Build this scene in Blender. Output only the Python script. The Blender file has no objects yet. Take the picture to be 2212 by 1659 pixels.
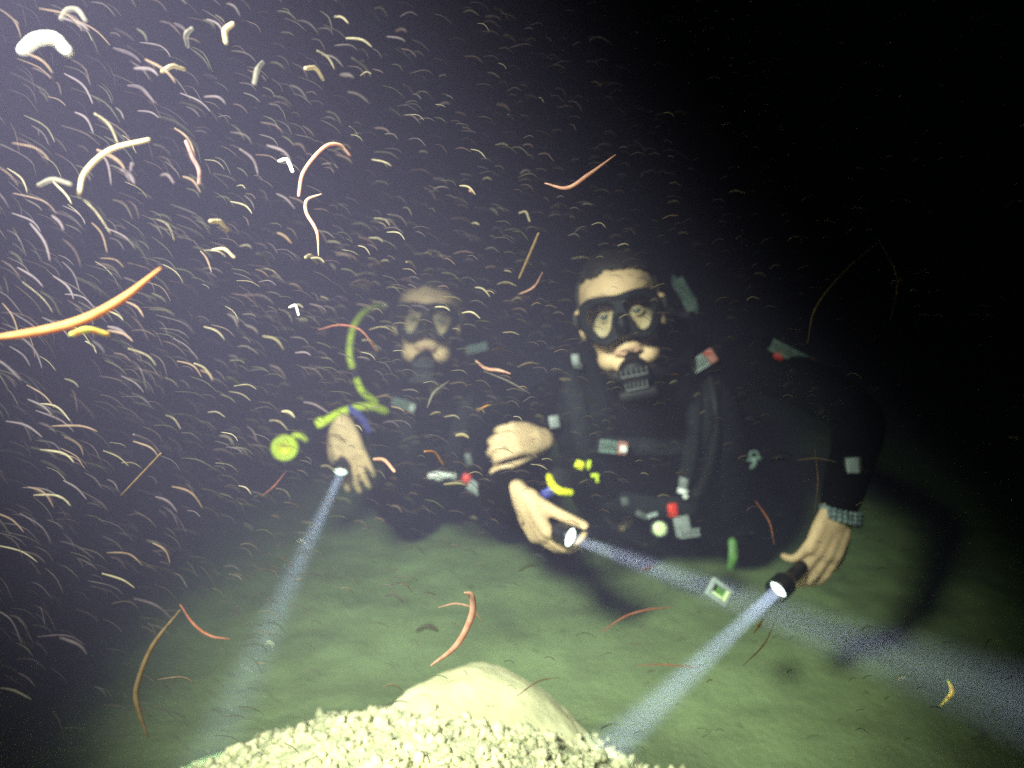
import bpy, bmesh, math, random
from mathutils import Vector, Matrix, noise, Euler
R = math.radians
scn = bpy.context.scene
COL = scn.collection
rnd = random.Random(11)

# ------------------------------------------------------------------ camera
FPX = 1580.0                      # focal length in units of a 2212 px wide picture
CAM_H, PITCH = 1.0, R(12)
cd = bpy.data.cameras.new('camera'); cam = bpy.data.objects.new('camera', cd); COL.objects.link(cam)
cam.location = (0, 0, CAM_H); cam.rotation_euler = (R(90) - PITCH, 0, 0)
cd.sensor_width = 36; cd.lens = 36 * FPX / 2212; cd.clip_start = 0.02; cd.clip_end = 200
cd.dof.use_dof = True; cd.dof.focus_distance = 0.74; cd.dof.aperture_fstop = 2.9
scn.camera = cam
CP = Vector((0, 0, CAM_H)); CX = Vector((1, 0, 0))
CF = Vector((0, math.cos(PITCH), -math.sin(PITCH))); CU = Vector((0, math.sin(PITCH), math.cos(PITCH)))
def W(px, py, d):
    return CP + CF * d + CX * ((px - 1106) / FPX * d) + CU * ((829.5 - py) / FPX * d)
def proj(p):
    q = p - CP; d = q.dot(CF)
    return 1106 + q.dot(CX) / d * FPX, 829.5 - q.dot(CU) / d * FPX, d

# ------------------------------------------------------------------ world, night water
w = bpy.data.worlds.new('World'); scn.world = w; w.use_nodes = True
bg = w.node_tree.nodes['Background']; bg.inputs[0].default_value = (0.25, 0.5, 0.55, 1); bg.inputs[1].default_value = 0.0006
vs = scn.view_settings; vs.view_transform = 'Standard'; vs.look = 'None'; vs.gamma = 1; vs.exposure = 0.0; vs.use_curve_mapping = False
cy = scn.cycles
cy.max_bounces = 4; cy.volume_bounces = 0; cy.transparent_max_bounces = 8; cy.use_denoising = False; cy.use_adaptive_sampling = False
cy.caustics_reflective = False; cy.caustics_refractive = False; cy.sample_clamp_indirect = 2; cy.sample_clamp_direct = 5

# the lamp of the person filming: a wide video light held up and to the left of the lens
def lamp_spot(name, loc, target, power, angle, blend, color, radius=0.03):
    l = bpy.data.lights.new(name, 'SPOT'); l.energy = power; l.spot_size = R(angle); l.spot_blend = blend
    l.color = color; l.shadow_soft_size = radius
    o = bpy.data.objects.new(name, l); COL.objects.link(o); o.location = loc
    o.rotation_euler = (Vector(target) - Vector(loc)).to_track_quat('-Z', 'Y').to_euler()
    return o
KEY = CP + CX * -0.42 + CU * 0.48 + CF * 0.02
lamp_spot('video_light', KEY, W(1055, 1235, 1.5), 415, 56, 1.0, (1.0, 0.96, 0.90), 0.10)

# ------------------------------------------------------------------ materials
def mat(name, c, rough=0.6, var=0.25, scale=18, bump=0.0, bscale=60, metal=0.0, spec=0.5, c2=None, emit=None, estr=0, sss=0):
    m = bpy.data.materials.new(name); m.use_nodes = True; nt = m.node_tree; b = nt.nodes['Principled BSDF']
    b.inputs['Roughness'].default_value = rough; b.inputs['Metallic'].default_value = metal
    b.inputs['Specular IOR Level'].default_value = spec
    tc = nt.nodes.new('ShaderNodeTexCoord'); n = nt.nodes.new('ShaderNodeTexNoise'); n.inputs['Scale'].default_value = scale
    n.inputs['Detail'].default_value = 6
    nt.links.new(tc.outputs['Object'], n.inputs['Vector'])
    r = nt.nodes.new('ShaderNodeValToRGB'); e = r.color_ramp.elements
    lo = c2 if c2 else tuple(x * (1 - var) for x in c)
    hi = c if c2 else tuple(min(1, x * (1 + var)) for x in c)
    e[0].position = 0.35; e[0].color = (*lo, 1); e[1].position = 0.65; e[1].color = (*hi, 1)
    nt.links.new(n.outputs['Fac'], r.inputs['Fac']); nt.links.new(r.outputs['Color'], b.inputs['Base Color'])
    if bump:
        n2 = nt.nodes.new('ShaderNodeTexNoise'); n2.inputs['Scale'].default_value = bscale; n2.inputs['Detail'].default_value = 8
        nt.links.new(tc.outputs['Object'], n2.inputs['Vector'])
        bp = nt.nodes.new('ShaderNodeBump'); bp.inputs['Strength'].default_value = bump; bp.inputs['Distance'].default_value = 0.01
        nt.links.new(n2.outputs['Fac'], bp.inputs['Height']); nt.links.new(bp.outputs['Normal'], b.inputs['Normal'])
    if emit:
        b.inputs['Emission Color'].default_value = (*emit, 1); b.inputs['Emission Strength'].default_value = estr
    if sss:
        b.inputs['Subsurface Weight'].default_value = sss; b.inputs['Subsurface Radius'].default_value = (0.012, 0.005, 0.002)
        b.inputs['Subsurface Scale'].default_value = 0.5
    return m
M = dict(
    skin=mat('skin', (0.62, 0.43, 0.25), 0.55, 0.12, 30, 0.12, 150, spec=0.3),
    lips=mat('lips', (0.50, 0.30, 0.20), 0.6, 0.1, 60),
    hair=mat('hair', (0.016, 0.012, 0.01), 0.6, 0.4, 90, 0.5, 200),
    brow=mat('brow_hair', (0.10, 0.06, 0.035), 0.8, 0.3, 300),
    eye=mat('eye_white', (0.34, 0.33, 0.30), 0.3, 0.03, 10),
    iris=mat('iris', (0.05, 0.06, 0.05), 0.2, 0.3, 300),
    suit=mat('neoprene', (0.0035, 0.004, 0.005), 0.9, 0.3, 14, 0.25, 90, spec=0.03),
    vest=mat('vest_fabric', (0.006, 0.007, 0.009), 0.9, 0.35, 22, 0.35, 160, spec=0.12),
    web=mat('webbing', (0.014, 0.016, 0.018), 0.9, 0.25, 90, 0.3, 400, spec=0.12),
    rubber=mat('black_rubber', (0.007, 0.007, 0.008), 0.55, 0.2, 40, spec=0.2),
    mask=mat('mask_silicone', (0.005, 0.006, 0.007), 0.55, 0.2, 40, spec=0.18),
    grey=mat('grey_plastic', (0.22, 0.24, 0.24), 0.5, 0.15, 60),
    darkgrey=mat('dark_plastic', (0.07, 0.08, 0.08), 0.45, 0.2, 60),
    pale=mat('pale_plastic', (0.28, 0.33, 0.32), 0.5, 0.12, 60),
    reflect=mat('reflective_fabric', (0.20, 0.29, 0.25), 0.6, 0.2, 220, c2=(0.07, 0.11, 0.10)),
    white=mat('white_plastic', (0.75, 0.76, 0.74), 0.35, 0.06, 40),
    steel=mat('steel', (0.72, 0.74, 0.74), 0.22, 0.08, 50, metal=0.8),
    red=mat('red_plastic', (0.62, 0.035, 0.02), 0.4, 0.15, 60),
    pink=mat('faded_red_plastic', (0.42, 0.17, 0.14), 0.5, 0.15, 80),
    yellow=mat('yellow_rubber', (0.62, 0.76, 0.03), 0.45, 0.15, 40),
    yellow2=mat('bright_yellow_rubber', (0.80, 0.80, 0.02), 0.45, 0.12, 40),
    ygreen=mat('gauge_face', (0.66, 0.78, 0.42), 0.3, 0.08, 60),
    blue=mat('blue_strap', (0.06, 0.07, 0.36), 0.5, 0.2, 60),
    green=mat('green_plastic', (0.10, 0.22, 0.06), 0.5, 0.25, 60),
    bracelet=mat('bracelet_beads', (0.22, 0.30, 0.30), 0.3, 0.3, 160, c2=(0.04, 0.06, 0.07)),
    tank=mat('tank_paint', (0.05, 0.055, 0.055), 0.35, 0.2, 20),
    torch=mat('torch_metal', (0.018, 0.018, 0.02), 0.35, 0.2, 60, metal=0.3),
    silt=mat('silt', (0.27, 0.34, 0.16), 0.9, 0.2, 5.0, 0.5, 60, c2=(0.20, 0.25, 0.12), spec=0.1),
    stone=mat('pale_stone', (0.72, 0.68, 0.42), 0.85, 0.2, 12, 0.35, 55, c2=(0.50, 0.48, 0.27), spec=0.2),
    rubble=mat('coral_rubble', (0.78, 0.74, 0.46), 0.85, 0.2, 34, 0.6, 160, c2=(0.42, 0.43, 0.25), spec=0.2),
)
def glass_mat():
    m = bpy.data.materials.new('mask_glass'); m.use_nodes = True; nt = m.node_tree
    nt.nodes.remove(nt.nodes['Principled BSDF']); out = nt.nodes['Material Output']
    t = nt.nodes.new('ShaderNodeBsdfTransparent'); t.inputs[0].default_value = (0.93, 0.96, 0.95, 1)
    g = nt.nodes.new('ShaderNodeBsdfGlossy'); g.inputs['Roughness'].default_value = 0.05
    x = nt.nodes.new('ShaderNodeMixShader'); x.inputs[0].default_value = 0.06
    nt.links.new(t.outputs[0], x.inputs[1]); nt.links.new(g.outputs[0], x.inputs[2]); nt.links.new(x.outputs[0], out.inputs['Surface'])
    return m
M['glass'] = glass_mat()
def lamp_mat(name, c, s):
    m = bpy.data.materials.new(name); m.use_nodes = True; nt = m.node_tree
    nt.nodes.remove(nt.nodes['Principled BSDF']); e = nt.nodes.new('ShaderNodeEmission')
    e.inputs[0].default_value = (*c, 1); e.inputs[1].default_value = s
    nt.links.new(e.outputs[0], nt.nodes['Material Output'].inputs['Surface']); return m
def plankton_mat(name, c, alpha, c2=None):
    m = mat(name, c, 0.6, 0.2, 120, spec=0.2, c2=c2); b = m.node_tree.nodes['Principled BSDF']
    nt = m.node_tree; lnk = b.inputs['Base Color'].links[0].from_socket; t = nt.nodes.new('ShaderNodeBsdfTranslucent')
    nt.links.new(lnk, t.inputs['Color']); x = nt.nodes.new('ShaderNodeMixShader'); x.inputs[0].default_value = .5
    tr = nt.nodes.new('ShaderNodeBsdfTransparent'); y = nt.nodes.new('ShaderNodeMixShader'); y.inputs[0].default_value = alpha
    nt.links.new(b.outputs[0], x.inputs[1]); nt.links.new(t.outputs[0], x.inputs[2])
    nt.links.new(tr.outputs[0], y.inputs[1]); nt.links.new(x.outputs[0], y.inputs[2])
    nt.links.new(y.outputs[0], nt.nodes['Material Output'].inputs['Surface'])
    return m

# ------------------------------------------------------------------ object helpers
BASE = {}
def link(name, me, m, parent=None, smooth=True):
    if parent is not None: me.transform(Matrix.Translation(-BASE[parent.name]))
    o = bpy.data.objects.new(name, me); COL.objects.link(o)
    if m is not None and not me.materials: me.materials.append(m)
    if smooth:
        for p in me.polygons: p.use_smooth = True
    if parent is not None:
        o.parent = parent; BASE[o.name] = BASE[parent.name]
    else: BASE[o.name] = Vector((0, 0, 0))
    return o
def obj(name, bm, m, parent=None, smooth=True):
    bmesh.ops.recalc_face_normals(bm, faces=bm.faces)
    me = bpy.data.meshes.new(name); bm.to_mesh(me); bm.free()
    return link(name, me, m, parent, smooth)
def thing_mesh(name, bm, m, base, smooth=True):      # a thing that is one mesh, its origin at base
    bmesh.ops.recalc_face_normals(bm, faces=bm.faces)
    me = bpy.data.meshes.new(name); bm.to_mesh(me); bm.free()
    me.transform(Matrix.Translation(-base)); o = link(name, me, m, None, smooth); o.location = base
    return o
def tag(o, label=None, cat=None, group=None, kind=None):
    if label: o['label'] = label
    if cat: o['category'] = cat
    if group: o['group'] = group
    if kind: o['kind'] = kind
    return o
def empty(name, loc, label, cat, group=None):
    o = bpy.data.objects.new(name, None); COL.objects.link(o); o.location = loc; o.empty_display_size = 0.1
    BASE[o.name] = Vector(loc); return tag(o, label, cat, group)

def catmull(P, n):
    P = [Vector(p) for p in P]
    if len(P) == 2: return [P[0].lerp(P[1], i / n) for i in range(n + 1)]
    Q = [2 * P[0] - P[1]] + P + [2 * P[-1] - P[-2]]; out = []
    for i in range(1, len(Q) - 2):
        a, b, c, d = Q[i - 1:i + 3]
        for k in range(n):
            t = k / n
            out.append(0.5 * (2 * b + (c - a) * t + (2 * a - 5 * b + 4 * c - d) * t * t + (3 * b - a - 3 * c + d) * t ** 3))
    out.append(P[-1]); return out
def lerpl(L, n):
    out = []
    for i in range(len(L) - 1):
        for k in range(n): out.append(L[i] + (L[i + 1] - L[i]) * k / n)
    out.append(L[-1]); return out
def tube(bm, P, rad, n=4, sides=10, flat=None, cap=True):
    """swept tube along P with radii; flat=(vector, factor) squashes it along that vector"""
    if not hasattr(rad, '__len__'): rad = [rad] * len(P)
    pts = catmull(P, n); rr = lerpl(list(rad), n)
    if cap:
        d0 = (pts[0] - pts[1]).normalized(); d1 = (pts[-1] - pts[-2]).normalized()
        A = [(pts[0] + d0 * rr[0] * s, rr[0] * c) for s, c in ((0.95, 0.3), (0.7, 0.7))]
        B = [(pts[-1] + d1 * rr[-1] * s, rr[-1] * c) for s, c in ((0.7, 0.7), (0.95, 0.3))]
        pts = [a[0] for a in A] + pts + [b[0] for b in B]; rr = [a[1] for a in A] + rr + [b[1] for b in B]
    prev = None; rings = []
    for i, p in enumerate(pts):
        t = (pts[min(i + 1, len(pts) - 1)] - pts[max(i - 1, 0)]).normalized()
        if prev is None:
            u = t.orthogonal().normalized()
        else:
            u = prev - t * prev.dot(t)
            u = u.normalized() if u.length > 1e-6 else t.orthogonal().normalized()
        prev = u; v = t.cross(u); ring = []
        for k in range(sides):
            a = 2 * math.pi * k / sides; o = (u * math.cos(a) + v * math.sin(a)) * rr[i]
            if flat: o = o - flat[0] * o.dot(flat[0]) * (1 - flat[1])
            ring.append(bm.verts.new(p + o))
        rings.append(ring)
    for a, b in zip(rings, rings[1:]):
        for k in range(sides): bm.faces.new((a[k], a[(k + 1) % sides], b[(k + 1) % sides], b[k]))
    bm.faces.new(rings[0][::-1]); bm.faces.new(rings[-1])
def blob(bm, c, r, rot=None, seg=20):
    mtx = Matrix.Translation(c) @ (rot.to_4x4() if rot else Matrix()) @ Matrix.Diagonal((*r, 1))
    return bmesh.ops.create_uvsphere(bm, u_segments=seg, v_segments=seg * 2 // 3, radius=1, matrix=mtx)['verts']
def rbox(bm, c, ax, size, bev=0.2):
    """bevelled box; ax = three unit axes, size = three full sizes"""
    mtx = Matrix.Translation(c) @ Matrix((ax[0], ax[1], ax[2])).transposed().to_4x4() @ Matrix.Diagonal((*size, 1))
    t = bmesh.new(); bmesh.ops.create_cube(t, size=1, matrix=mtx)
    bmesh.ops.bevel(t, geom=t.edges[:], offset=min(size) * bev, segments=2, affect='EDGES', profile=0.6)
    me = bpy.data.meshes.new('t'); t.to_mesh(me); t.free(); bm.from_mesh(me); bpy.data.meshes.remove(me)
def cyl(bm, a, b, r0, r1=None, seg=24, bev=True):
    r1 = r0 if r1 is None else r1; d = (b - a); L = d.length; t = d / L; u = t.orthogonal().normalized(); v = t.cross(u)
    prof = [(0, 0), (0, r0 * 0.9), (0.0015, r0), (L - 0.0015, r1), (L, r1 * 0.9), (L, 0)] if bev else [(0, 0), (0, r0), (L, r1), (L, 0)]
    lathe(bm, a, t, prof, seg)
def lathe(bm, o, t, prof, seg=24):
    t = t.normalized(); u = t.orthogonal().normalized(); v = t.cross(u); rings = []
    for h, r in prof:
        if r < 1e-6: rings.append([bm.verts.new(o + t * h)])
        else: rings.append([bm.verts.new(o + t * h + (u * math.cos(2 * math.pi * k / seg) + v * math.sin(2 * math.pi * k / seg)) * r) for k in range(seg)])
    for a, b in zip(rings, rings[1:]):
        for k in range(seg):
            l = (k + 1) % seg
            if len(a) == 1 and len(b) == 1: continue
            if len(a) == 1: bm.faces.new((a[0], b[l], b[k]))
            elif len(b) == 1: bm.faces.new((a[k], a[l], b[0]))
            else: bm.faces.new((a[k], a[l], b[l], b[k]))
def fuse(bm, voxel, smooth=6, factor=0.5, disp=None):
    """union of all closed shells in bm as one continuous surface"""
    bmesh.ops.recalc_face_normals(bm, faces=bm.faces)
    me = bpy.data.meshes.new('fuse'); bm.to_mesh(me); bm.free()
    o = bpy.data.objects.new('fuse', me); COL.objects.link(o)
    r = o.modifiers.new('r', 'REMESH'); r.mode = 'VOXEL'; r.voxel_size = voxel; r.use_smooth_shade = True
    if smooth:
        s = o.modifiers.new('s', 'SMOOTH'); s.iterations = smooth; s.factor = factor
    dg = bpy.context.evaluated_depsgraph_get(); out = bpy.data.meshes.new_from_object(o.evaluated_get(dg))
    bpy.data.objects.remove(o); bpy.data.meshes.remove(me); out.materials.clear()
    if disp:
        for v in out.vertices: v.co += disp(v.co)
    return out

# ------------------------------------------------------------------ seabed
def fbm(x, y, s, o=4, seed=0.0):
    return noise.fractal(Vector((x * s, y * s, seed)), 0.9, 2.1, o)
def mound(x, y):
    # a low bank of rubble close in front of the camera
    cx, cyy = -0.16, 0.71
    u = (x - cx) / 0.52; v = (y - cyy) / 0.50
    return 0.33 * math.exp(-(u * u + v * v) ** 1.5)
def ground(x, y):
    f = 1.0 / (1 + max(0, math.hypot(x, y - 2) - 4) * 0.15)
    return (fbm(x, y, 0.8, 3) * 0.028 + fbm(x, y, 4, 4, 3) * 0.010) * f + mound(x, y) - 0.01
def seabed():
    bm = bmesh.new(); xs = []; ys = []
    def axis(c, near, step, far):
        a = [c]; s = step
        while a[-1] < far:
            if a[-1] - c > near: s *= 1.16
            a.append(a[-1] + s)
        b = [2 * c - q for q in a[1:]][::-1]
        return b + a
    xs = axis(0.0, 2.0, 0.022, 30); ys = axis(1.8, 1.7, 0.022, 30)
    g = [[bm.verts.new((x, y, ground(x, y) + (0.006 * noise.noise(Vector((x * 22, y * 22, 1))) if abs(x) < 2.4 and abs(y - 1.8) < 2 else 0))) for x in xs] for y in ys]
    for j in range(len(ys) - 1):
        for i in range(len(xs) - 1): bm.faces.new((g[j][i], g[j][i + 1], g[j + 1][i + 1], g[j + 1][i]))
    bm.faces.ensure_lookup_table()
    for f in bm.faces:
        c = f.calc_center_median()
        if abs(c.x) < 2 and mound(c.x, c.y) + .035 * noise.noise(Vector((c.x * 9, c.y * 9, 5))) > .08: f.material_index = 1
    o = obj('seabed', bm, M['silt']); o.data.materials.append(M['rubble']); tag(o, kind='structure')
seabed()

BOULDER = (1075, 1626, 1.14); BROT = (R(6), R(20), R(-10)); BR = (.168, .17, .050)
def bump_at(p): return 1 + 0.14 * noise.noise(p * 1.3 + Vector((3, 1, 7))) + 0.05 * noise.noise(p * 3.4) + 0.012 * noise.noise(p * 11)
def pebbles():
    bm = bmesh.new(); r = random.Random(4)
    proto = bmesh.new(); bmesh.ops.create_icosphere(proto, subdivisions=1, radius=1)
    pv = [v.co.copy() for v in proto.verts]; pf = [[v.index for v in f.verts] for f in proto.faces]; proto.free()
    n = 0
    while n < 8500:
        x = r.uniform(-1.15, 0.75); y = r.uniform(0.45, 1.5); h = mound(x, y)
        edge = h + 0.035 * noise.noise(Vector((x * 9, y * 9, 5)))
        if edge < 0.045: continue
        if r.random() > min(1, max(.05, (edge - 0.06) * 10)): continue
        s = r.choice((0.003, 0.004, 0.005, 0.006, 0.010)) * r.uniform(0.7, 1.6)
        q = Euler((r.uniform(0, 6), r.uniform(0, 6), r.uniform(0, 6))).to_matrix(); sc = Vector((1, r.uniform(0.35, 1), r.uniform(0.35, 0.9)))
        off = Vector((r.random() * 50, r.random() * 50, 0)); c = Vector((x, y, ground(x, y) + s * r.uniform(-.3, .35)))
        vs_ = []
        for p in pv:
            k = 1 + 0.6 * noise.noise(p * 1.2 + off)
            vs_.append(bm.verts.new(c + q @ Vector((p.x * sc.x, p.y * sc.y, p.z * sc.z)) * s * k))
        for f in pf: bm.faces.new([vs_[i] for i in f])
        n += 1
    # rubble lying on the near and right side of the boulder
    c0, rot = W(*BOULDER), Euler(BROT).to_matrix(); n = 0
    while n < 520:
        p = Vector((r.gauss(0, 1), r.gauss(0, 1), r.gauss(0, 1))).normalized()
        if p.z < .05 or p.x * .9 - p.y * .9 + .25 * noise.noise(p * 4) < .35: continue
        c = c0 + rot @ Vector((p.x * BR[0], p.y * BR[1], p.z * BR[2])) * bump_at(p); s = r.uniform(.003, .009)
        q = Euler((r.uniform(0, 6), r.uniform(0, 6), r.uniform(0, 6))).to_matrix(); off = Vector((r.random() * 50, 0, 0)); vs_ = []
        for e in pv:
            vs_.append(bm.verts.new(c + q @ Vector((e.x, e.y * .7, e.z * .6)) * s * (1 + .6 * noise.noise(e * 1.2 + off))))
        for f in pf: bm.faces.new([vs_[i] for i in f])
        n += 1
    tag(obj('coral_rubble', bm, M['rubble']), 'pale yellow coral rubble strewn over the low bank in front', 'rubble', kind='stuff')
pebbles()

def boulder():
    c = W(*BOULDER); bm = bmesh.new()
    bmesh.ops.create_icosphere(bm, subdivisions=6, radius=1)
    rot = Euler(BROT).to_matrix()
    for v in bm.verts:
        p = v.co.copy(); v.co = c + rot @ Vector((p.x * BR[0], p.y * BR[1], p.z * BR[2])) * bump_at(p)
    o = thing_mesh('boulder', bm, M['stone'], Vector((c.x, c.y, ground(c.x, c.y))))
    tag(o, 'smooth pale rounded boulder rising from the rubble bank', 'rock')
boulder()

# ------------------------------------------------------------------ people
def hand(bm, wrist, fwd, back, side, curl, spread=1.0, thumb=(0.5, 0.35, 0.3), s=1.0, sleeve=None):
    """adds palm, four fingers and a thumb. fwd = wrist to knuckles, back = normal of the back of the hand, side=+1 thumb on fwd x back"""
    x = fwd.normalized(); z = (back - x * back.dot(x)).normalized(); y = x.cross(z) * side
    Lp = lambda a, b, c: wrist + (x * a + y * b + z * c) * s
    tube(bm, [Lp(-.006, 0, 0), Lp(.006, 0, 0), Lp(.03, 0, 0)], [.026 * s, .026 * s, .028 * s], 3, 14, (z, .72))
    for (yb, r0, r1) in ((.027, .014, .0125), (.009, .0145, .013), (-.009, .014, .012), (-.026, .0125, .011)):
        tube(bm, [Lp(.004, yb * .6, -.002), Lp(.045, yb * .9, .001), Lp(.088 - abs(yb) * .15, yb, 0)], [r0 * s, (r0 + .001) * s, r1 * s], 3, 10)
    tube(bm, [Lp(.01, .018, -.008), Lp(.045, .03, -.012)], [.016 * s, .014 * s], 3, 10)
    F = ((.030, (.044, .026, .021), .0092), (.0105, (.049, .030, .022), .0095), (-.010, (.045, .028, .022), .0090), (-.029, (.036, .022, .019), .0080))
    for i, (yb, L, r) in enumerate(F):
        c = curl[i] if hasattr(curl, '__len__') else curl
        p = Lp(.086 - abs(yb) * .22 - (.006 if i == 3 else 0), yb, 0); pts = [p]; ang = 0; sp = yb * 2.6 * spread
        for k, l in enumerate(L):
            ang += c * (.75, 1.0, .7)[k]
            d = (x * math.cos(ang) - z * math.sin(ang)) + y * sp * (1 if k == 0 else .6); d.normalize()
            p = p + d * l * s; pts.append(p)
        tube(bm, pts, [r * 1.1 * s, r * 1.02 * s, r * .93 * s, r * .78 * s], 3, 10)
    ty, tz, tc = thumb
    p = Lp(.024, .026, -.008); pts = [p]
    for k, l in enumerate((.042, .034, .028)):
        a = ty * (1 - .25 * k)
        d = x * math.cos(a) + y * math.sin(a) - z * (tz + tc * k); d.normalize(); p = p + d * l * s; pts.append(p)
    tube(bm, pts, [.0135 * s, .0118 * s, .0108 * s, .0085 * s], 3, 10)

def head_frame(px, py, d, roll, yaw, pitch=0):
    o = W(px, py, d); m = Matrix((CX, CF, CU)).transposed()           # local x = picture right, y = away, z = up
    m = m @ Euler((0, -roll, 0)).to_matrix() @ Euler((pitch, 0, 0)).to_matrix() @ Euler((0, 0, yaw)).to_matrix()
    return Matrix.Translation(o) @ m.to_4x4()
def add_head(bm, H):
    q = H.to_3x3()
    def B(c, r, e=(0, 0, 0)): blob(bm, H @ Vector(c), r, q @ Euler(e).to_matrix(), 28)
    B((0, .022, .035), (.077, .096, .088)); B((0, -.012, -.030), (.066, .074, .086)); B((0, -.020, .045), (.066, .060, .045))
    B((0, -.055, -.098), (.030, .026, .022)); B((.032, -.028, -.082), (.030, .040, .026)); B((-.032, -.028, -.082), (.030, .040, .026))
    for s in (-1, 1):
        B((s * .040, -.056, -.034), (.025, .020, .022)); B((s * .028, -.074, .022), (.024, .012, .009), (0, s * .12, 0))
        B((s * .080, .014, -.008), (.006, .018, .032), (R(-12), s * .1, s * .35)); B((s * .083, .018, .006), (.010, .020, .020), (0, 0, s * .35))
        B((s * .016, -.090, -.034), (.0085, .011, .008))
    B((0, -.093, -.024), (.010, .024, .016), (R(-30), 0, 0)); B((0, -.083, -.004), (.008, .016, .026), (R(-14), 0, 0))
    B((0, -.074, -.062), (.028, .016, .016))
def face_parts(H, root):
    q = H.to_3x3()
    bm = bmesh.new()
    for z, r in ((-.0595, .0030), (-.069, .0036)):
        tube(bm, [H @ Vector((-.025, -.082, -.070)), H @ Vector((0, -.0895, z - .006)), H @ Vector((.025, -.082, -.070))], [.002, r, .002], 5, 8)
    obj('lips', bm, M['lips'], root)
    for s in (-1, 1):
        bm = bmesh.new(); blob(bm, H @ Vector((s * .031, -.0672, .0000)), (.0115, .0122, .0056), q, 20)
        e = obj('eye', bm, M['eye'], root)
        bm = bmesh.new(); blob(bm, H @ Vector((s * .031 + .0005, -.0775, .0004)), (.0060, .0026, .0054), q, 16); obj('iris', bm, M['iris'], e)
        bm = bmesh.new()
        for zz, rr_ in ((.0062, .0026), (-.0062, .0022)):
            tube(bm, [H @ Vector((s * .018, -.073, 0)), H @ Vector((s * .026, -.0785, zz)), H @ Vector((s * .036, -.0785, zz)), H @ Vector((s * .044, -.071, 0))], [rr_ * .6, rr_, rr_, rr_ * .6], 4, 8)
        obj('eyelid', bm, M['skin'], root)
        bm = bmesh.new()
        tube(bm, [H @ Vector((s * .014, -.084, .019)), H @ Vector((s * .030, -.0865, .026)), H @ Vector((s * .047, -.077, .021))], [.0025, .0036, .0016], 5, 8)
        obj('eyebrow', bm, M['brow'], root)
def hair(H, root, line=0.072, name='hair', seed=0):
    bm = bmesh.new(); q = H.to_3x3(); bmesh.ops.create_icosphere(bm, subdivisions=5, radius=1)
    dele = []
    for v in bm.verts:
        p = v.co.copy(); k = 1 + .035 * noise.noise(p * 7 + Vector((seed, 0, 0))) + .02 * noise.noise(p * 22)
        l = Vector((p.x * .084, .020 + p.y * .102, .038 + p.z * .094)) * 1
        l = Vector((l.x * k, .02 + (l.y - .02) * k, .038 + (l.z - .038) * k))
        lim = line + .008 * noise.noise(Vector((p.x * 3 + seed, 1, 1))) - .18 * abs(l.x) ** 1.0 * (1 if l.y < 0 else 0)
        front = l.y < .015
        if (front and l.z < lim) or (not front and l.z < -.055) or (l.y < .045 and l.z < .012): dele.append(v)
        v.co = H @ l
    bmesh.ops.delete(bm, geom=dele, context='VERTS')
    o = obj(name, bm, M['hair'], root); s = o.modifiers.new('thick', 'SOLIDIFY'); s.thickness = .010; s.offset = -1
    return o
def flat_shape(name, outer, holes, thick, bevel, H, m, root, y0, bend=3.4):
    """a plate with holes cut from 2D outlines, bent round the face"""
    cu = bpy.data.curves.new(name, 'CURVE'); cu.dimensions = '2D'; cu.fill_mode = 'BOTH'; cu.extrude = thick; cu.bevel_depth = bevel; cu.bevel_resolution = 2
    for L in [outer] + holes:
        sp = cu.splines.new('BEZIER'); sp.bezier_points.add(len(L) - 1); sp.use_cyclic_u = True; sp.resolution_u = 7
        for b, (x, z) in zip(sp.bezier_points, L):
            b.co = (x, z, 0); b.handle_left_type = b.handle_right_type = 'AUTO'
    o = bpy.data.objects.new('t', cu); COL.objects.link(o)
    me = bpy.data.meshes.new_from_object(o.evaluated_get(bpy.context.evaluated_depsgraph_get()))
    bpy.data.objects.remove(o); me.materials.clear()
    bm = bmesh.new(); bm.from_mesh(me); bpy.data.meshes.remove(me)
    bmesh.ops.subdivide_edges(bm, edges=[e for e in bm.edges if e.calc_length() > .02], cuts=2)
    for v in bm.verts:
        x, z, d = v.co; v.co = H @ Vector((x, y0 - d + bend * x * x, z))
    return obj(name, bm, m, root, smooth=False)
def mirror(L): return [(-x, z) for x, z in L][::-1]
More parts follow.
